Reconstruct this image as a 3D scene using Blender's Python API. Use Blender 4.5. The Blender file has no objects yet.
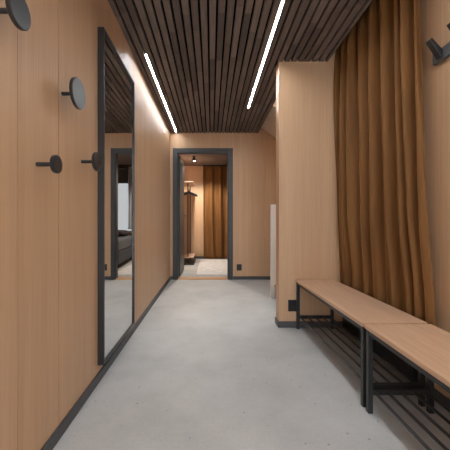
import bpy, bmesh, math, random
from mathutils import Vector, Matrix
random.seed(7)
PI = math.pi
S = bpy.context.scene
C = S.collection

# ------------------------------------------------------------------ materials
def s2l(c):
    c /= 255.0
    return c/12.92 if c <= .04045 else ((c+.055)/1.055)**2.4
def rgb(r, g, b): return (s2l(r), s2l(g), s2l(b), 1)

def new_mat(name, col, rough=.5, metal=0.0, spec=.5):
    m = bpy.data.materials.new(name); m.use_nodes = True
    b = m.node_tree.nodes['Principled BSDF']
    b.inputs['Base Color'].default_value = col
    b.inputs['Roughness'].default_value = rough
    b.inputs['Metallic'].default_value = metal
    b.inputs['Specular IOR Level'].default_value = spec
    return m
def N(m, t, **kw):
    n = m.node_tree.nodes.new(t)
    for k, v in kw.items(): setattr(n, k, v)
    return n
def L(m, a, b): m.node_tree.links.new(a, b)
def ramp(m, stops):
    r = N(m, 'ShaderNodeValToRGB')
    e = r.color_ramp.elements
    while len(e) < len(stops): e.new(.5)
    for i, (p, c) in enumerate(stops): e[i].position = p; e[i].color = c
    return r
def mix(m, mode, fac, a, b):
    n = N(m, 'ShaderNodeMixRGB', blend_type=mode)
    n.inputs[0].default_value = fac
    L(m, a, n.inputs[1]); L(m, b, n.inputs[2])
    return n
def bump(m, sock, strength, dist=.002):
    b = N(m, 'ShaderNodeBump'); b.inputs['Strength'].default_value = strength
    b.inputs['Distance'].default_value = dist
    L(m, sock, b.inputs['Height'])
    L(m, b.outputs[0], m.node_tree.nodes['Principled BSDF'].inputs['Normal'])

def wood(name, c1, c2, stretch, rough=.45, spec=.35):
    m = new_mat(name, c1, rough, 0, spec)
    tc = N(m, 'ShaderNodeTexCoord'); mp = N(m, 'ShaderNodeMapping')
    mp.inputs['Scale'].default_value = stretch
    L(m, tc.outputs['Object'], mp.inputs[0])
    n = N(m, 'ShaderNodeTexNoise'); n.inputs['Scale'].default_value = 1; n.inputs['Detail'].default_value = 4
    L(m, mp.outputs[0], n.inputs['Vector'])
    r = ramp(m, [(.32, c2), (.66, c1)])
    L(m, n.outputs['Fac'], r.inputs[0])
    # broad veneer leaves
    mp2 = N(m, 'ShaderNodeMapping'); mp2.inputs['Scale'].default_value = [v*.09 for v in stretch]
    L(m, tc.outputs['Object'], mp2.inputs[0])
    n2 = N(m, 'ShaderNodeTexNoise'); n2.inputs['Scale'].default_value = 1; n2.inputs['Detail'].default_value = 2
    L(m, mp2.outputs[0], n2.inputs['Vector'])
    r2 = ramp(m, [(.3, (.90, .89, .88, 1)), (.7, (1, 1, 1, 1))])
    L(m, n2.outputs['Fac'], r2.inputs[0])
    x = mix(m, 'MULTIPLY', 1, r.outputs[0], r2.outputs[0])
    L(m, x.outputs[0], m.node_tree.nodes['Principled BSDF'].inputs['Base Color'])
    bump(m, n.outputs['Fac'], .05, .001)
    return m

M = {}
M['veneer'] = wood('oak_veneer', rgb(204, 168, 133), rgb(196, 158, 124), (170, 170, 2.2))
M['bench_wood'] = wood('bench_oak', rgb(214, 178, 148), rgb(203, 165, 134), (90, 4, 90), .42)
M['threshold'] = wood('threshold_oak', rgb(214, 172, 130), rgb(190, 146, 104), (4, 90, 90), .4)
M['rack_wood'] = wood('rack_wood', rgb(236, 206, 184), rgb(224, 190, 166), (60, 5, 60), .5)
M['groove'] = new_mat('groove_dark', rgb(34, 24, 18), .9)
M['black'] = new_mat('black_steel', rgb(38, 39, 41), .38, .0, .5)
M['knob'] = new_mat('black_lacquer', rgb(36, 38, 41), .3, .0, .6)
M['frame'] = new_mat('anthracite_paint', rgb(54, 56, 58), .45)
M['base'] = new_mat('anthracite_base', rgb(70, 70, 72), .5)
M['leaf'] = new_mat('door_grey', rgb(52, 55, 58), .4)
M['mirror'] = new_mat('mirror_silver', (.80, .82, .82, 1), .015, 1)
M['chrome'] = new_mat('brushed_steel', rgb(190, 190, 190), .25, 1)
M['white'] = new_mat('white_paint', rgb(244, 243, 240), .5)
M['soffit'] = wood('soffit_veneer_lit', rgb(238, 216, 196), rgb(230, 206, 184), (170, 170, 2.2))  # veneer lightened: the light on the sloping soffit is in its colour
M['rail'] = new_mat('black_steel_lit', rgb(88, 90, 93), .4)  # black steel greyed: glossy reflection on the rail face painted in
M['plastic'] = new_mat('black_plastic', rgb(24, 25, 29), .35)
M['roomceil'] = new_mat('room_ceiling_paint', rgb(100, 86, 79), .8)
M['backing'] = new_mat('black_felt', rgb(14, 13, 13), .95, 0, .1)
M['bed'] = new_mat('grey_upholstery', rgb(92, 94, 98), .9, 0, .2)
M['bedd'] = new_mat('dark_grey_base', rgb(70, 72, 76), .9, 0, .2)
M['pillow_dark'] = new_mat('dark_cushion', rgb(52, 44, 48), .9)
M['pillow_pink'] = new_mat('dusty_pink_cushion', rgb(170, 118, 104), .9)
M['heater'] = new_mat('heater_black', rgb(22, 22, 23), .55)

def emis(name, col, strength):
    m = bpy.data.materials.new(name); m.use_nodes = True
    nt = m.node_tree; nt.nodes.clear()
    e = nt.nodes.new('ShaderNodeEmission'); o = nt.nodes.new('ShaderNodeOutputMaterial')
    e.inputs[0].default_value = col; e.inputs[1].default_value = strength
    nt.links.new(e.outputs[0], o.inputs[0])
    return m
LED = 56.0
def glass():
    m = bpy.data.materials.new('clear_glass'); m.use_nodes = True
    nt = m.node_tree; nt.nodes.clear()
    t = nt.nodes.new('ShaderNodeBsdfTransparent'); g = nt.nodes.new('ShaderNodeBsdfGlossy'); g.inputs['Roughness'].default_value = .02
    x = nt.nodes.new('ShaderNodeMixShader'); x.inputs[0].default_value = .06; o = nt.nodes.new('ShaderNodeOutputMaterial')
    nt.links.new(t.outputs[0], x.inputs[1]); nt.links.new(g.outputs[0], x.inputs[2]); nt.links.new(x.outputs[0], o.inputs[0])
    return m
M['glass'] = glass()
M['led'] = emis('led_diffuser', (.94, .975, 1.0, 1), LED)
M['led_dim'] = emis('led_diffuser_dimmed', (.94, .975, 1.0, 1), 30.0)
M['bulb'] = emis('spot_lens', (1.0, .82, .60, 1), 40)
M['day'] = emis('overcast_daylight', (.97, .98, 1.0, 1), .28)

def mk_slat():
    m = new_mat('stained_slats', rgb(80, 66, 58), .6, 0, .3)
    tc = N(m, 'ShaderNodeTexCoord'); sp = N(m, 'ShaderNodeSeparateXYZ')
    L(m, tc.outputs['Object'], sp.inputs[0])
    def mth(op, a, b=None, c=None):
        n = N(m, 'ShaderNodeMath', operation=op)
        for i, v in enumerate((a, b, c)):
            if v is None: continue
            if isinstance(v, (int, float)): n.inputs[i].default_value = v
            else: L(m, v, n.inputs[i])
        return n.outputs[0]
    ix = mth('FLOOR', mth('DIVIDE', mth('ADD', sp.outputs[0], .636), .0613))
    w = N(m, 'ShaderNodeTexWhiteNoise', noise_dimensions='1D'); L(m, ix, w.inputs['W'])
    iy = mth('FLOOR', mth('ADD', mth('DIVIDE', sp.outputs[1], .62), mth('MULTIPLY', w.outputs['Value'], 9.7)))
    cb = N(m, 'ShaderNodeCombineXYZ'); L(m, ix, cb.inputs[0]); L(m, iy, cb.inputs[1])
    w2 = N(m, 'ShaderNodeTexWhiteNoise', noise_dimensions='3D'); L(m, cb.outputs[0], w2.inputs['Vector'])
    r = ramp(m, [(0, rgb(102, 92, 87)), (.5, rgb(119, 108, 102)), (1, rgb(138, 125, 117))])
    L(m, w2.outputs['Value'], r.inputs[0])
    mp = N(m, 'ShaderNodeMapping'); mp.inputs['Scale'].default_value = (110, 5, 110)
    L(m, tc.outputs['Object'], mp.inputs[0])
    n = N(m, 'ShaderNodeTexNoise'); n.inputs['Scale'].default_value = 1; n.inputs['Detail'].default_value = 5
    L(m, mp.outputs[0], n.inputs['Vector'])
    r2 = ramp(m, [(.3, (.62, .6, .6, 1)), (.7, (1.0, 1.0, 1.0, 1))])
    L(m, n.outputs['Fac'], r2.inputs[0])
    x = mix(m, 'MULTIPLY', 1, r.outputs[0], r2.outputs[0])
    L(m, x.outputs[0], m.node_tree.nodes['Principled BSDF'].inputs['Base Color'])
    return m
M['slat'] = mk_slat()

def mk_concrete():
    m = new_mat('polished_concrete', rgb(190, 190, 188), .55, 0, .4)
    tc = N(m, 'ShaderNodeTexCoord')
    n = N(m, 'ShaderNodeTexNoise'); n.inputs['Scale'].default_value = 2.2; n.inputs['Detail'].default_value = 8; n.inputs['Roughness'].default_value = .62
    L(m, tc.outputs['Object'], n.inputs['Vector'])
    r = ramp(m, [(.3, rgb(168, 170, 169)), (.52, rgb(183, 184, 183)), (.75, rgb(194, 195, 194))])
    L(m, n.outputs['Fac'], r.inputs[0])
    n2 = N(m, 'ShaderNodeTexNoise'); n2.inputs['Scale'].default_value = 75; n2.inputs['Detail'].default_value = 3
    L(m, tc.outputs['Object'], n2.inputs['Vector'])
    r2 = ramp(m, [(.3, (.93, .93, .93, 1)), (.6, (1, 1, 1, 1))])
    L(m, n2.outputs['Fac'], r2.inputs[0])
    x = mix(m, 'MULTIPLY', 1, r.outputs[0], r2.outputs[0])
    # small pits
    v = N(m, 'ShaderNodeTexVoronoi'); v.inputs['Scale'].default_value = 13; v.inputs['Randomness'].default_value = 1
    L(m, tc.outputs['Object'], v.inputs['Vector'])
    r3 = ramp(m, [(.05, (.35, .34, .33, 1)), (.085, (1, 1, 1, 1))])
    L(m, v.outputs['Distance'], r3.inputs[0])
    x2 = mix(m, 'MULTIPLY', .7, x.outputs[0], r3.outputs[0])
    L(m, x2.outputs[0], m.node_tree.nodes['Principled BSDF'].inputs['Base Color'])
    return m
M['concrete'] = mk_concrete()

def mk_velvet(name, c, sheen):
    m = new_mat(name, c, .75, 0, .2)
    b = m.node_tree.nodes['Principled BSDF']
    b.inputs['Sheen Weight'].default_value = .9
    b.inputs['Sheen Roughness'].default_value = .3
    b.inputs['Sheen Tint'].default_value = sheen
    tc = N(m, 'ShaderNodeTexCoord'); mp = N(m, 'ShaderNodeMapping'); mp.inputs['Scale'].default_value = (14, 14, 1.6)
    L(m, tc.outputs['Object'], mp.inputs[0])
    n = N(m, 'ShaderNodeTexNoise'); n.inputs['Scale'].default_value = 1; n.inputs['Detail'].default_value = 3
    L(m, mp.outputs[0], n.inputs['Vector'])
    r = ramp(m, [(.3, (c[0]*.78, c[1]*.76, c[2]*.74, 1)), (.7, (c[0]*1.12, c[1]*1.12, c[2]*1.12, 1))])
    L(m, n.outputs['Fac'], r.inputs[0]); L(m, r.outputs[0], b.inputs['Base Color'])
    return m
M['velvet'] = mk_velvet('caramel_velvet', rgb(122, 84, 47), rgb(228, 176, 118))
M['sheer'] = mk_velvet('grey_sheer', rgb(170, 172, 178), rgb(220, 222, 226))
def mk_rug():
    m = new_mat('pale_rug', rgb(206, 202, 200), .95, 0, .1)
    tc = N(m, 'ShaderNodeTexCoord')
    n = N(m, 'ShaderNodeTexNoise'); n.inputs['Scale'].default_value = 9; n.inputs['Detail'].default_value = 6
    L(m, tc.outputs['Object'], n.inputs['Vector'])
    r = ramp(m, [(.35, rgb(206, 203, 203)), (.65, rgb(226, 223, 221))])
    L(m, n.outputs['Fac'], r.inputs[0])
    L(m, r.outputs[0], m.node_tree.nodes['Principled BSDF'].inputs['Base Color'])
    return m
M['rug'] = mk_rug()

# ------------------------------------------------------------------ mesh helpers
class MB:
    def __init__(s): s.bm = bmesh.new(); s.mi = 0
    def box(s, x0, x1, y0, y1, z0, z1, mi=0):
        v = [s.bm.verts.new((x, y, z)) for x in (x0, x1) for y in (y0, y1) for z in (z0, z1)]
        for f in ((0,1,3,2), (4,6,7,5), (0,4,5,1), (2,3,7,6), (0,2,6,4), (1,5,7,3)):
            s.bm.faces.new([v[i] for i in f]).material_index = mi
        return s
    def cyl(s, p0, p1, r, n=16, mi=0):
        p0, p1 = Vector(p0), Vector(p1); d = p1-p0
        q = d.to_track_quat('Z', 'Y')
        a = [s.bm.verts.new(p0 + q @ Vector((r*math.cos(2*PI*i/n), r*math.sin(2*PI*i/n), 0))) for i in range(n)]
        b = [s.bm.verts.new(p1 + q @ Vector((r*math.cos(2*PI*i/n), r*math.sin(2*PI*i/n), 0))) for i in range(n)]
        for i in range(n):
            f = s.bm.faces.new((a[i], a[(i+1) % n], b[(i+1) % n], b[i])); f.smooth = True; f.material_index = mi
        s.bm.faces.new(a[::-1]).material_index = mi; s.bm.faces.new(b).material_index = mi
        return s
    def lathe(s, prof, origin, axis, n=40):      # prof: (dist along axis, radius)
        o = Vector(origin); q = Vector(axis).to_track_quat('Z', 'Y')
        rings = []
        for h, r in prof:
            if r < 1e-6: rings.append([s.bm.verts.new(o + q @ Vector((0, 0, h)))])
            else: rings.append([s.bm.verts.new(o + q @ Vector((r*math.cos(2*PI*i/n), r*math.sin(2*PI*i/n), h))) for i in range(n)])
        for a, b in zip(rings, rings[1:]):
            for i in range(n):
                j = (i+1) % n
                if len(a) == 1: f = s.bm.faces.new((a[0], b[j], b[i]))
                elif len(b) == 1: f = s.bm.faces.new((a[i], a[j], b[0]))
                else: f = s.bm.faces.new((a[i], a[j], b[j], b[i]))
                f.smooth = True
        return s
    def prism(s, pts, axis, a0, a1, mi=0):         # polygon extruded along an axis
        def mk(p, a):
            return {'x': (a, p[0], p[1]), 'y': (p[0], a, p[1]), 'z': (p[0], p[1], a)}[axis]
        A = [s.bm.verts.new(mk(p, a0)) for p in pts]; B = [s.bm.verts.new(mk(p, a1)) for p in pts]
        n = len(pts)
        for i in range(n): s.bm.faces.new((A[i], A[(i+1) % n], B[(i+1) % n], B[i])).material_index = mi
        s.bm.faces.new(A[::-1]).material_index = mi; s.bm.faces.new(B).material_index = mi
        return s
    def tube(s, pts, r, n=10):
        for a, b in zip(pts, pts[1:]): s.cyl(a, b, r, n)
        return s
    def build(s, name, mats, parent=None, bevel=0, loc=None, seg=2):
        bmesh.ops.recalc_face_normals(s.bm, faces=s.bm.faces)
        for e in s.bm.edges:
            if len(e.link_faces) == 2 and e.calc_face_angle(0) > math.radians(28): e.smooth = False
        me = bpy.data.meshes.new(name); s.bm.to_mesh(me); s.bm.free()
        for m in (mats if isinstance(mats, (list, tuple)) else [mats]): me.materials.append(m)
        o = bpy.data.objects.new(name, me); C.objects.link(o)
        if parent: o.parent = parent
        if loc: o.location = loc
        if bevel:
            b = o.modifiers.new('bevel', 'BEVEL'); b.width = bevel; b.segments = seg; b.limit_method = 'ANGLE'
        return o
def tag(o, label, cat, group=None):
    o['label'] = label; o['category'] = cat
    if group: o['group'] = group
    return o
def thing(name, label, cat, loc=(0, 0, 0), group=None, rz=0):
    o = bpy.data.objects.new(name, None); C.objects.link(o)
    o.location = loc; o.rotation_euler = (0, 0, rz); o.empty_display_size = .1
    return tag(o, label, cat, group)
def struct(o):
    o['kind'] = 'structure'; return o
def dup(root, loc, label, rz=0):
    r = root.copy(); C.objects.link(r); r.location = loc; r.rotation_euler = (0, 0, rz); r['label'] = label
    for ch in root.children:
        c = ch.copy(); C.objects.link(c); c.parent = r
        for g in ch.children:
            d = g.copy(); C.objects.link(d); d.parent = c
    return r

# ------------------------------------------------------------------ measures
H = .96; CE = 2.40
XL, XR = -.678, 1.21
YB = 4.92; Y0 = -2.2
YP0, YP1, XP = 2.71, 2.835, .61          # partition
XC = .77                                  # ceiling edge at the stairwell
XE, YR, ZT = 2.7, 7.7, 3.7

# ------------------------------------------------------------------ setting
struct(MB().box(-1.3, XE+.1, Y0-.1, YR+.1, -.1, 0).build('floor', M['concrete']))
# left wall: veneered panels on a dark batten
b = MB().box(XL-.12, XL-.018, Y0, YB+.12, 0, CE+.1, 1)
ys = [Y0, -1.1, .0, 1.0485, 1.3315, 3.05, 4.1, YB]
gap = [0, .002, .002, .0025, .009, .002, .002, 0]
for i in range(len(ys)-1):
    b.box(XL-.018, XL, ys[i]+gap[i]/2, ys[i+1]-gap[i+1]/2, 0, CE+.1, 0)
struct(b.build('wall_left', [M['veneer'], M['groove']]))
# back wall with the doorway
DX0, DX1, DZ = -.60, .315, 2.115
b = MB().box(XL, DX0, YB, YB+.12, 0, CE+.1)
b.box(DX0, -.326, YB, YB+.12, DZ, CE+.1).box(-.324, DX1, YB, YB+.12, DZ, CE+.1)
b.box(DX1, .885, YB, YB+.12, 0, ZT).box(.887, XE, YB, YB+.12, 0, ZT)
b.box(-.4, 1.0, YB+.02, YB+.1, DZ, CE+.1, 1).box(.88, .89, YB+.01, YB+.1, 0, ZT, 1)
struct(b.build('wall_back', [M['veneer'], M['groove']]))
# right wall, rear wall, stairwell walls
struct(MB().box(XR, XR+.12, Y0, YP0, 0, CE+.35).build('wall_right', M['veneer']))
GX0, GX1, GZ = -.50, 1.02, 2.28
b = MB().box(XL-.12, GX0, Y0-.12, Y0, 0, CE+.1).box(GX1, XR+.12, Y0-.12, Y0, 0, CE+.1).box(GX0, GX1, Y0-.12, Y0, GZ, CE+.1)
struct(b.build('wall_rear', M['veneer']))
b = MB()
for (xa, xb) in ((GX0, .40), (.40, GX1)):
    b.box(xa, xa+.05, Y0-.09, Y0-.03, 0, GZ).box(xb-.05, xb, Y0-.09, Y0-.03, 0, GZ)
    b.box(xa+.05, xb-.05, Y0-.09, Y0-.03, 0, .06).box(xa+.05, xb-.05, Y0-.09, Y0-.03, GZ-.05, GZ)
dr = struct(b.build('door_2_added', M['frame'], bevel=.003))  # unseen glazed entrance, added to let sky light into the corridor
b = MB().box(GX0+.05, .35, Y0-.064, Y0-.056, .06, GZ-.05).box(.45, GX1-.05, Y0-.064, Y0-.056, .06, GZ-.05)
b.build('added_glass_pane', M['glass'], dr)
struct(MB().box(XE, XE+.1, YP1, YB+.12, 0, ZT).build('wall_stairwell', M['white']))
b = MB().box(XP, XE, YP0+.012, YP1, 0, ZT, 0)
b.box(XP, .6345, YP0, YP0+.012, 0, CE+.35, 0).box(.6365, XR, YP0, YP0+.012, 0, CE+.35, 0)
struct(b.build('wall_partition', [M['veneer'], M['groove']]))
struct(MB().box(XC-.08, XC, YP1, YB, CE+.1, ZT).build('wall_stairwell_upper', M['veneer']))

# ceiling: stained slats under a black felt backing, recess for the curtain, lid over the stairwell
P = .0613; G = .017; x_first = -.636
b = MB()
b.box(XL, 1.05, Y0, YP0, CE+.022, CE+.1, 1)
b.box(XL, XP, YP0, YP1, CE+.022, CE+.1, 1).box(XL, XC, YP1, YB, CE+.022, CE+.1, 1)
b.box(1.05, XR, Y0, YP0, CE+.25, CE+.35, 1).box(1.035, 1.05, Y0, YP0, CE+.1, CE+.35, 1)
b.box(XC-.08, 1.0, YP1, YB, ZT, ZT+.1, 2).box(2.3, XE, YP1, YB, ZT, ZT+.1, 2).box(1.0, 2.3, YP1, 3.05, ZT, ZT+.1, 2).box(1.0, 2.3, 4.7, YB, ZT, ZT+.1, 2)
LEDS = [(-.570, 2.61, 4.86), (.468, -1.9, 3.83), (-.570, -1.9, .25)]  # second strip's rear run and third strip are added light behind the viewer
def slat(x0, x1, y0, y1):
    cuts = [(y0, y1)]
    for (lx, a, c) in LEDS:
        if x0 < lx+.017 and x1 > lx-.017:
            # notch the slat around the light channel
            new = []
            for (p, q) in cuts:
                if a >= q or c <= p: new.append((p, q)); continue
                if a > p: new.append((p, a))
                if c < q: new.append((c, q))
                p2, q2 = max(p, a), min(q, c)
                if lx-.017 > x0+.004: b.box(x0, lx-.017, p2, q2, CE, CE+.022, 0)
                if lx+.017 < x1-.004: b.box(lx+.017, x1, p2, q2, CE, CE+.022, 0)
            cuts = new
    for (p, q) in cuts: b.box(x0, x1, p, q, CE, CE+.022, 0)
edges = [XL]
x = x_first
while x < 1.05: edges.append(x); x += P
edges.append(1.05+G/2)
for i in range(len(edges)-1):
    x0 = edges[i] + (G/2 if i else 0); x1 = edges[i+1]-G/2
    if x1-x0 < .006: continue
    if x1 <= XP: slat(x0, x1, Y0, YB)
    else:
        slat(x0, x1, Y0, YP0)
        if x0 < XC: slat(x0, min(x1, XC), YP1, YB)
struct(b.build('ceiling', [M['slat'], M['backing'], M['white']]))

b = MB().box(1.0, 2.3, 3.05, 3.1, ZT, ZT+.08).box(1.0, 2.3, 4.65, 4.7, ZT, ZT+.08).box(1.0, 1.05, 3.1, 4.65, ZT, ZT+.08).box(2.25, 2.3, 3.1, 4.65, ZT, ZT+.08)
sk = struct(b.build('window_2_added', M['white']))  # unseen skylight, added to brighten the stairwell
MB().box(1.05, 2.25, 3.1, 4.65, ZT+.04, ZT+.048).build('added_skylight_pane', M['glass'], sk)
# skirting
bh = .055
def skirt(name, *a): struct(MB().box(*a).build(name, M['base'], bevel=.002))
skirt('baseboard_left', XL, XL+.012, Y0, YB, 0, bh)
b = MB().box(XL+.012, -.637, YB-.012, YB, 0, bh).box(.353, XE, YB-.012, YB, 0, bh)
struct(b.build('baseboard_back', M['base'], bevel=.002))
skirt('baseboard_right', XR-.012, XR, Y0, YP0-.012, 0, bh)
b = MB().box(XP-.012, XR, YP0-.012, YP0, 0, bh).box(XP-.012, XP, YP0, YP1, 0, bh)
struct(b.build('baseboard_partition', M['base'], bevel=.002))

# doorway: frame, leaf opened into the far room, oak threshold
b = MB()
T = .075; o0, o1, oz = -.635, .351, 2.152
for (ya, yb_) in ((YB-.016, YB+.0), (YB+.12, YB+.136)):
    b.box(o0, o0+T, ya, yb_, 0, oz).box(o1-T, o1, ya, yb_, 0, oz).box(o0+T, o1-T, ya, yb_, oz-T, oz)
b.box(DX0, -.56, YB, YB+.12, 0, DZ).box(.276, DX1, YB, YB+.12, 0, DZ).box(-.56, .276, YB, YB+.12, oz-T, DZ)
b.box(-.56, -.548, YB, YB+.07, 0, 2.077).box(.264, .276, YB, YB+.07, 0, 2.077).box(-.548, .264, YB, YB+.07, 2.063, 2.077)
door = struct(b.build('door_1', M['frame'], bevel=.003))
leaf = MB().box(-.572, -.532, YB+.14, YB+.93, .024, 2.06).build('door_leaf', M['leaf'], door, bevel=.003)
leaf['label'] = 'open dark grey door leaf seen almost edge on'
hz = 1.06
MB().lathe([(0, 0), (0, .024), (.008, .024), (.01, .018), (.01, 0)], (-.532, YB+.86, hz), (1, 0, 0), 24) \
    .cyl((-.525, YB+.86, hz), (-.485, YB+.86, hz), .009).cyl((-.487, YB+.868, hz), (-.487, YB+.74, hz), .009) \
    .build('door_handle', M['chrome'], leaf)
struct(MB().prism([(YB-.02, 0), (YB-.005, .016), (YB+.15, .016), (YB+.165, 0)], 'x', -.548, .264).build('trim_1', M['threshold']))

# far room shell
ZC = 2.37; RX0, RX1 = -1.15, 2.4
struct(MB().box(RX0-.1, RX0, YB+.12, YR, 0, ZC+.1).build('wall_far_room_left', M['veneer']))
struct(MB().box(RX1, RX1+.1, YB+.12, YR, 0, ZC+.1).build('wall_far_room_right', M['veneer']))
WX0, WX1, WZ0, WZ1 = .62, 1.9, .66, 2.05
b = MB().box(RX0, WX0, YR, YR+.1, 0, ZC+.1).box(WX1, RX1, YR, YR+.1, 0, ZC+.1)
b.box(WX0, WX1, YR, YR+.1, 0, WZ0).box(WX0, WX1, YR, YR+.1, WZ1, ZC+.1)
struct(b.build('wall_far_room_back', M['veneer']))
struct(MB().box(RX0, XL-.12, YB, YB+.12, 0, ZC+.1).build('wall_far_room_front', M['veneer']))
struct(MB().box(RX0, RX1, YB+.12, YR, ZC, ZC+.1).build('ceiling_far_room', M['roomceil']))
b = MB().box(RX0, RX1, YR-.012, YR, 0, .055)
struct(b.build('baseboard_far_room', M['base'], bevel=.002))
b = MB().box(WX0, WX1, YR, YR+.06, WZ0, WZ0+.05).box(WX0, WX1, YR, YR+.06, WZ1-.05, WZ1)
b.box(WX0, WX0+.05, YR, YR+.06, WZ0+.05, WZ1-.05).box(WX1-.05, WX1, YR, YR+.06, WZ0+.05, WZ1-.05)
b.box(1.24, 1.28, YR, YR+.06, WZ0+.05, WZ1-.05)
win = struct(b.build('window_1', M['white']))
MB().box(WX0+.05, WX1-.05, YR+.028, YR+.034, WZ0+.05, WZ1-.05).build('window_pane', M['day'], win)

# upper flight: sloping soffit seen through the stair opening
def zs(x): return 2.495-.717*(x-.81)
b = MB().prism([(.77, zs(.77)), (1.95, zs(1.95)), (1.95, zs(1.95)+.35), (.77, zs(.77)+.35)], 'y', 3.98, YB)
struct(b.build('trim_2', M['soffit']))

# lower flight
st = struct(thing('trim_3', 'stair', 'stair')); del st['label']; del st['category']
for i in range(6):
    x = .80+i*.26; z = (i+1)*.168
    MB().box(x, x+.02, YP1, 3.735, (i*.168), z-.03).build('stair_riser', M['bed'], st)
    MB().box(x-.015, x+.29, YP1, 3.735, z-.03, z).build('stair_tread', M['threshold'], st, bevel=.004)
tag(MB().box(.746, 2.6, 3.75, 3.81, 0, 1.165).build('stair_guard', M['white'], bevel=.004),
    'white painted half-height guard panel beside the stair behind the wood partition', 'stair guard')

# ------------------------------------------------------------------ ceiling lights, with one strip added behind the viewer
labels = ['white LED light strip along the left ceiling edge, ending at the back wall',
          'long white LED light strip right of the ceiling middle, ending short of the back wall',
          'added white LED light strip along the left ceiling edge, unseen behind the viewer']
for (lx, a, c), lab in zip(LEDS, labels):
    t = thing('ceiling_light', lab, 'light', (lx, (a+c)/2, CE), 'linear ceiling lights')
    h = (c-a)/2
    MB().box(-.017, -.0087, -h, h, -.0005, .021).box(.0087, .017, -h, h, -.0005, .021) \
        .box(-.0087, .0087, -h, h, .012, .021).build('light_profile', M['black'], t)
    MB().box(-.0085, .0085, -h+.002, h-.002, .003, .0115).build('light_diffuser', M['led_dim'] if lx < 0 else M['led'], t)

# spotlight in the far room
t = thing('ceiling_spotlight', 'small black ceiling spotlight in the far room seen through the doorway', 'spotlight', (-.38, 6.56, ZC))
MB().lathe([(0, 0), (0, .05), (-.015, .05), (-.015, .012), (-.03, .012), (-.03, 0)], (0, 0, 0), (0, 0, 1), 24).build('spotlight_base', M['plastic'], t)
MB().lathe([(-.03, 0), (-.03, .034), (-.10, .036), (-.10, .028), (-.092, .028), (-.092, 0)], (0, 0, 0), (0, 0, 1), 28).build('spotlight_housing', M['plastic'], t)
MB().lathe([(-.093, 0), (-.093, .027), (-.104, .015), (-.108, 0)], (0, 0, 0), (0, 0, 1), 24).build('spotlight_lens', M['bulb'], t)
ld = bpy.data.lights.new('spotlight_lamp', 'SPOT'); ld.spot_size = 2.7; ld.spot_blend = .4; ld.energy = 75; ld.color = (1, .90, .78); ld.shadow_soft_size = .03
lo = bpy.data.objects.new('spotlight_lamp', ld); C.objects.link(lo); lo.location = (-.38, 6.56, ZC-.15)

# ------------------------------------------------------------------ wall knobs (left wall)
def knob(Y, Z, R, lab, e=0):
    t = thing('coat_knob', lab, 'coat knob', (XL, Y, Z), 'round coat knobs on the left wall')
    MB().lathe([(-.001, 0), (-.001, .0085), (.066+e, .0085), (.066+e, 0)], (0, 0, 0), (1, 0, 0), 24) \
        .build('stem', M['knob'], t)
    MB().lathe([(h+e, r) for h, r in [(.062, 0), (.062, R-.004), (.064, R-.001), (.066, R), (.076, R), (.0785, R-.0028), (.0785, 0)]], (0, 0, 0), (1, 0, 0), 64) \
        .build('disc', M['knob'], t)
knob(.945, 1.622, .054, 'round black coat knob highest on the wall, cut by the top left corner')
knob(1.362, 1.538, .0685, 'large round black coat knob at the panel joint, second from the top')
knob(1.164, 1.180, .036, 'smallest round black coat knob, low between the two panel joints', .005)
knob(1.567, 1.270, .049, 'round black coat knob right beside the mirror frame', .007)

# ------------------------------------------------------------------ mirror
my0, my1, mz0, mz1 = 1.785, 2.50, .10, 2.115
t = thing('wall_mirror', 'tall wall mirror in a thin black frame on the left wood wall', 'mirror', (XL, (my0+my1)/2, mz0))
hw = (my1-my0)/2; hh = mz1-mz0; d = .038; fw = .014
MB().box(0, d, -hw, -hw+fw, 0, hh).box(0, d, hw-fw, hw, 0, hh).box(0, d, -hw+fw, hw-fw, 0, fw).box(0, d, -hw+fw, hw-fw, hh-fw, hh) \
    .build('mirror_frame', M['black'], t, bevel=.0015)
MB().box(.003, d-.010, -hw+fw, hw-fw, fw, hh-fw).build('mirror_glass', M['mirror'], t)

# ------------------------------------------------------------------ hook rack (right wall)
t = thing('hook_rack', 'black wall hook rack with angled pegs on the right wood wall', 'hook rack', (XR, 1.612, 1.825))
rail = MB().box(-.024, 0, -.80, 0, -.030, .030).build('rail', M['rail'], t, bevel=.002)
for k in range(6):
    y = -.058-.140*k
    m = MB()
    # flat angled peg: root on the rail face, tip up and out
    pts = [(-.022, -.024), (-.032, -.024), (-.092, .066), (-.079, .076), (-.022, .014)]
    m.prism(pts, 'y', y-.016, y+.016)
    m.build('hook', M['black'], t, bevel=.002)
    MB().lathe([(0, .004), (.002, .0035), (.003, 0)], (-.024, y+.030, -.012), (-1, 0, 0), 12).build('screw', M['chrome'], rail)

# ------------------------------------------------------------------ sockets
def outlet(x, y, z, lab):
    t = thing('power_outlet', lab, 'power outlet', (x, y, z), 'black double wall sockets')
    MB().box(-.041, .041, -.009, 0, -.052, .052).build('cover_plate', M['plastic'], t, bevel=.003)
    for zz in (-.024, .024):
        MB().lathe([(.008, .020), (.0105, .020), (.0105, .017), (.004, .016), (.004, 0)], (0, 0, zz), (0, -1, 0), 24).build('socket', M['black'], t)
outlet(.732, YP0, .197, 'black double power socket low on the partition beside the bench')
outlet(.454, YB, .200, 'small black double power socket low on the back wall right of the doorway')

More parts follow.
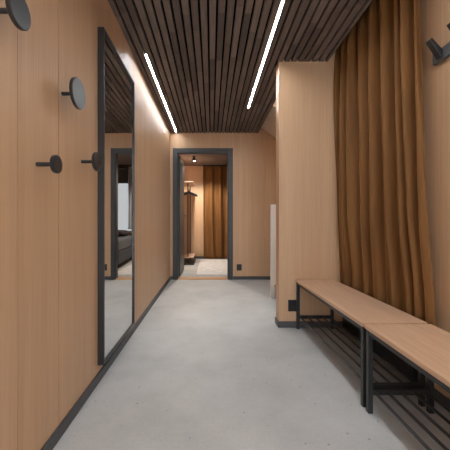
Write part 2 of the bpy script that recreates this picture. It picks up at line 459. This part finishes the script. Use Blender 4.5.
# ------------------------------------------------------------------ benches
BL, BD, BH = 1.15, .340, .437
def make_bench(lab):
    t = thing('bench', lab, 'bench', (0, 0, 0), 'wooden benches with shoe racks')
    hx, hy = BD/2, BL/2
    MB().box(-hx, hx, -hy, hy, BH-.020, BH).build('seat_board', M['bench_wood'], t, bevel=.002)
    w = .024; i = .006
    for sx in (-1, 1):
        for sy in (-1, 1):
            xa, ya = sx*(hx-i), sy*(hy-i)
            MB().box(min(xa, xa-sx*w), max(xa, xa-sx*w), min(ya, ya-sy*w), max(ya, ya-sy*w), 0, BH-.020).build('leg', M['black'], t, bevel=.002)
    for sx in (-1, 1):
        xa = sx*(hx-i)
        MB().box(min(xa, xa-sx*w), max(xa, xa-sx*w), -hy+i+w, hy-i-w, BH-.044, BH-.020).build('side_rail', M['black'], t, bevel=.002)
    for sy in (-1, 1):
        ya = sy*(hy-i)
        y0, y1 = min(ya, ya-sy*w), max(ya, ya-sy*w)
        MB().box(-hx+i+w, hx-i-w, y0, y1, BH-.044, BH-.020).build('end_rail', M['black'], t, bevel=.002)
        MB().box(-hx+i+w, hx-i-w, y0, y1, .092, .116).build('cross_bar', M['black'], t, bevel=.002)
    n = 5
    for k in range(n):
        x = -hx+.040+(BD-.080)*k/(n-1)
        MB().cyl((x, -hy+i+w-.004, .104), (x, hy-i-w+.004, .104), .0072, 14).build('rack_rod', M['black'], t)
    return t
b1 = make_bench('oak topped bench with black shoe rack, farther one against the partition')
b1.location = (.933, 2.691-BL/2, 0); b1.rotation_euler = (0, 0, math.radians(1.0))
dup(b1, (.775+BD/2, 1.523-BL/2, 0), 'oak topped bench with black shoe rack, nearer one cut by the right edge')

# low black panel behind the farther bench
t = thing('panel_heater', 'low black panel on the right wall behind the farther bench', 'panel heater', (XR, 2.16, 0))
MB().box(-.068, -.018, -.46, .46, .035, .30).build('heater_body', M['heater'], t, bevel=.006)
for y in (-.3, .3): MB().box(-.018, 0, y-.02, y+.02, .1, .24).build('bracket', M['heater'], t)

# ------------------------------------------------------------------ curtains
def curtain(name, p0, p1, z0, z1, amp, folds, mat, seed, gather=True, lean=0.0, rest=False):
    rnd = random.Random(seed)
    p0, p1 = Vector(p0), Vector(p1); d = p1-p0; ln = d.length; u = d/ln; nrm = Vector((-u.y, u.x))
    # irregular fold phases
    cum = [0]
    for k in range(folds): cum.append(cum[-1]+rnd.uniform(.5, 1.5))
    cum = [c/cum[-1] for c in cum]
    amps = [rnd.uniform(.7, 1.15) for _ in range(folds+1)]
    nu, nv = folds*22, 44
    me = bpy.data.meshes.new(name); V = []; F = []
    for j in range(nv+1):
        v = j/nv; z = z1+(z0-z1)*v**1.25
        for i in range(nu+1):
            s = i/nu
            k = max(0, min(folds-1, sum(1 for c in cum if c <= s)-1))
            f = (s-cum[k])/(cum[k+1]-cum[k])
            ph = 2*PI*(k+f)
            a = amps[k]*(1-f)+amps[min(k+1, folds)]*f
            # sharp outer ridges, softer hollows; drifting with height
            q = ph+.7*math.sin(2.6*v+k*1.7)*v+.5*math.sin(ph*.5+1.4*v)
            w = 2*(.5+.5*math.cos(q))**1.8-.75+.16*math.sin(2*q+3.1*v+k)*(.4+v)
            off = -amp*a*w*(.6+.4*min(1, v*2.5))
            sm = max(0, (v-.75)/.25); sm = sm*sm*(3-2*sm)
            if rest: off = off*(1-.32*sm)+.018*sm
            if gather:
                g = max(0, 1-v*7)
                off = off*(1-.35*g)+g*.007*math.sin(ph*3+k)
            sx = s*ln+.012*v*math.sin(ph*1+1.3)+lean*v*s
            p = p0+u*sx+nrm*off
            V.append((p.x, p.y, z+(.004*math.sin(ph) if j == nv else 0)))
    for j in range(nv):
        for i in range(nu):
            a = j*(nu+1)+i; F.append((a, a+1, a+nu+2, a+nu+1))
    me.from_pydata(V, [], F); me.materials.append(mat)
    for p in me.polygons: p.use_smooth = True
    o = bpy.data.objects.new(name, me); C.objects.link(o)
    so = o.modifiers.new('thickness', 'SOLIDIFY'); so.thickness = .004; so.offset = 0
    return o
cu = thing('curtain', 'brown velvet curtain hanging from the ceiling recess beside the benches', 'curtain', (1.145, 2.18, .4))
c = curtain('curtain_fabric', (1.146, 2.69), (1.152, 1.685), .385, CE+.19, .040, 8, M['velvet'], 5, lean=.115, rest=True)
c.parent = cu; c.matrix_parent_inverse = Matrix.Translation(-cu.location)
r = MB().box(1.13, 1.154, 1.6, 2.70, CE+.195, CE+.25).build('curtain_track', M['white'], cu); r.matrix_parent_inverse = Matrix.Translation(-cu.location)

cu = thing('curtain', 'brown velvet curtain covering the back of the far room through the doorway', 'curtain', (.2, 7.6, 0))
c = curtain('curtain_fabric', (-.21, 7.57), (.60, 7.57), .02, ZC-.03, .055, 4, M['velvet'], 12)
c.parent = cu; c.matrix_parent_inverse = Matrix.Translation(-cu.location)
r = MB().box(-.22, .62, 7.57, 7.59, ZC-.03, ZC).build('curtain_track', M['plastic'], cu); r.matrix_parent_inverse = Matrix.Translation(-cu.location)
cu = thing('curtain', 'grey curtain at the far room window seen in the mirror', 'curtain', (1.2, 7.6, 0))
c = curtain('curtain_fabric', (.64, 7.60), (.80, 7.60), .76, ZC-.03, .022, 3, M['sheer'], 3)
c.parent = cu; c.matrix_parent_inverse = Matrix.Translation(-cu.location)
r = MB().box(.63, 2.0, 7.592, 7.608, ZC-.03, ZC).build('curtain_track', M['plastic'], cu); r.matrix_parent_inverse = Matrix.Translation(-cu.location)

# ------------------------------------------------------------------ far room furniture
tag(MB().box(-.275, .46, 5.3, 7.45, 0, .012).build('rug', M['rug'], bevel=.003), 'pale grey rug on the floor of the far room', 'rug')
t = thing('window_blind', 'dark grey roller blind over the top of the far room window seen in the mirror', 'blind', (1.2, 7.66, 0))
MB().cyl((-.55, 0, ZC-.06), (.7, 0, ZC-.06), .03).build('roller', M['bed'], t)
MB().box(-.54, .69, -.004, 0, 1.93, ZC-.06).build('blind_fabric', M['bed'], t)
MB().cyl((-.54, -.002, 1.93), (.69, -.002, 1.93), .010).build('bottom_bar', M['bed'], t)
t = thing('garment_rack', 'slim black garment rack with wooden shelves behind the open door', 'garment rack', (-.52, 6.95, 0))
for y in (-.34, .34): MB().cyl((0, y, .03), (0, y, 1.80), .0135, 16).build('upright', M['black'], t)
MB().box(-.14, .14, -.42, .42, .0, .03).build('base', M['black'], t, bevel=.004)
MB().box(-.125, .125, -.40, .40, .15, .172).build('bottom_shelf', M['rack_wood'], t, bevel=.003)
MB().box(-.12, .12, -.40, .40, 1.80, 1.825).build('top_shelf', M['rack_wood'], t, bevel=.003)
MB().cyl((0, -.38, 1.66), (0, .38, 1.66), .011).build('hanging_rail', M['black'], t)
hl = ['foremost black clothes hanger on the garment rack rail', 'middle black clothes hanger on the garment rack rail', 'rearmost black clothes hanger on the garment rack rail']
for y, lab in zip((-.26, -.16, -.05), hl):
    h = thing('clothes_hanger', lab, 'hanger', (-.52, 6.95+y, 1.667), 'clothes hangers on the garment rack')
    MB().tube([(.0, 0, -.05), (.0, 0, -.022), (-.017, 0, -.004), (-.013, 0, .014), (0, 0, .018), (.014, 0, .010)], .0025, 8).build('hook', M['chrome'], h)
    MB().prism([(-.20, -.115), (-.2, -.145), (-.185, -.15), (0, -.085), (.185, -.15), (.2, -.145), (.2, -.115), (.05, -.055), (0, -.045), (-.05, -.055)], 'y', -.012, .012).build('shoulder_bar', M['plastic'], h, bevel=.004)

t = thing('bed', 'grey upholstered bed under the far room window seen in the mirror', 'bed', (1.3, 6.60, 0), rz=math.radians(-4))
for sx in (-.66, .66):
    for sy in (-.8, .8): MB().cyl((sx, sy, 0), (sx, sy, .1), .025).build('leg', M['plastic'], t)
MB().box(-.75, .75, -.88, .88, .1, .36).build('bed_base', M['bedd'], t, bevel=.02)
MB().box(-.75, .75, -.88, .88, .365, .60).build('mattress', M['bed'], t, bevel=.04, seg=4)
def cushion(name, lab, loc, rz, sx, sy, sz, mat):
    me = bpy.data.meshes.new(name); V = []; F = []; n = 14
    for side in (1, -1):
        for j in range(n+1):
            for i in range(n+1):
                a, c_ = 2*i/n-1, 2*j/n-1
                e = max(0, (1-a**4)*(1-c_**4))**.5
                V.append((a*sx*(1-.06*c_*c_), c_*sy*(1-.06*a*a), side*sz*e))
    for sgn, off in ((1, 0), (-1, (n+1)**2)):
        for j in range(n):
            for i in range(n):
                q = off+j*(n+1)+i; f = (q, q+1, q+n+2, q+n+1); F.append(f if sgn > 0 else f[::-1])
    me.from_pydata(V, [], F); me.materials.append(mat)
    bm = bmesh.new(); bm.from_mesh(me); bmesh.ops.remove_doubles(bm, verts=bm.verts, dist=1e-5); bm.to_mesh(me); bm.free()
    for p in me.polygons: p.use_smooth = True
    o = bpy.data.objects.new(name, me); C.objects.link(o); o.location = loc; o.rotation_euler = rz
    return tag(o, lab, 'cushion', 'cushions on the bed')
cushion('cushion', 'dark cushion lying on the grey bed in the mirror', (.86, 7.0, .676), (0, 0, .2), .2, .2, .075, M['pillow_dark'])
cushion('cushion', 'dusty pink cushion lying on the grey bed in the mirror', (.90, 6.55, .667), (0, 0, -.2), .15, .2, .065, M['pillow_pink'])

# ------------------------------------------------------------------ world, camera, view
w = bpy.data.worlds.new('world'); S.world = w; w.use_nodes = True
w.node_tree.nodes['Background'].inputs[0].default_value = (.9, .95, 1, 1)
w.node_tree.nodes['Background'].inputs[1].default_value = 4.2
cd = bpy.data.cameras.new('camera'); cam = bpy.data.objects.new('camera', cd); C.objects.link(cam)
cam.location = (0, 0, H); cam.rotation_euler = (PI/2, 0, 0)
cd.sensor_width = 36; cd.lens = 24; cd.shift_x = 13.5/450; cd.shift_y = -4/450; cd.clip_start = .05
S.camera = cam
S.view_settings.view_transform = 'Standard'; S.view_settings.look = 'None'
S.view_settings.gamma = 1; S.view_settings.use_curve_mapping = False
S.view_settings.exposure = 1.12
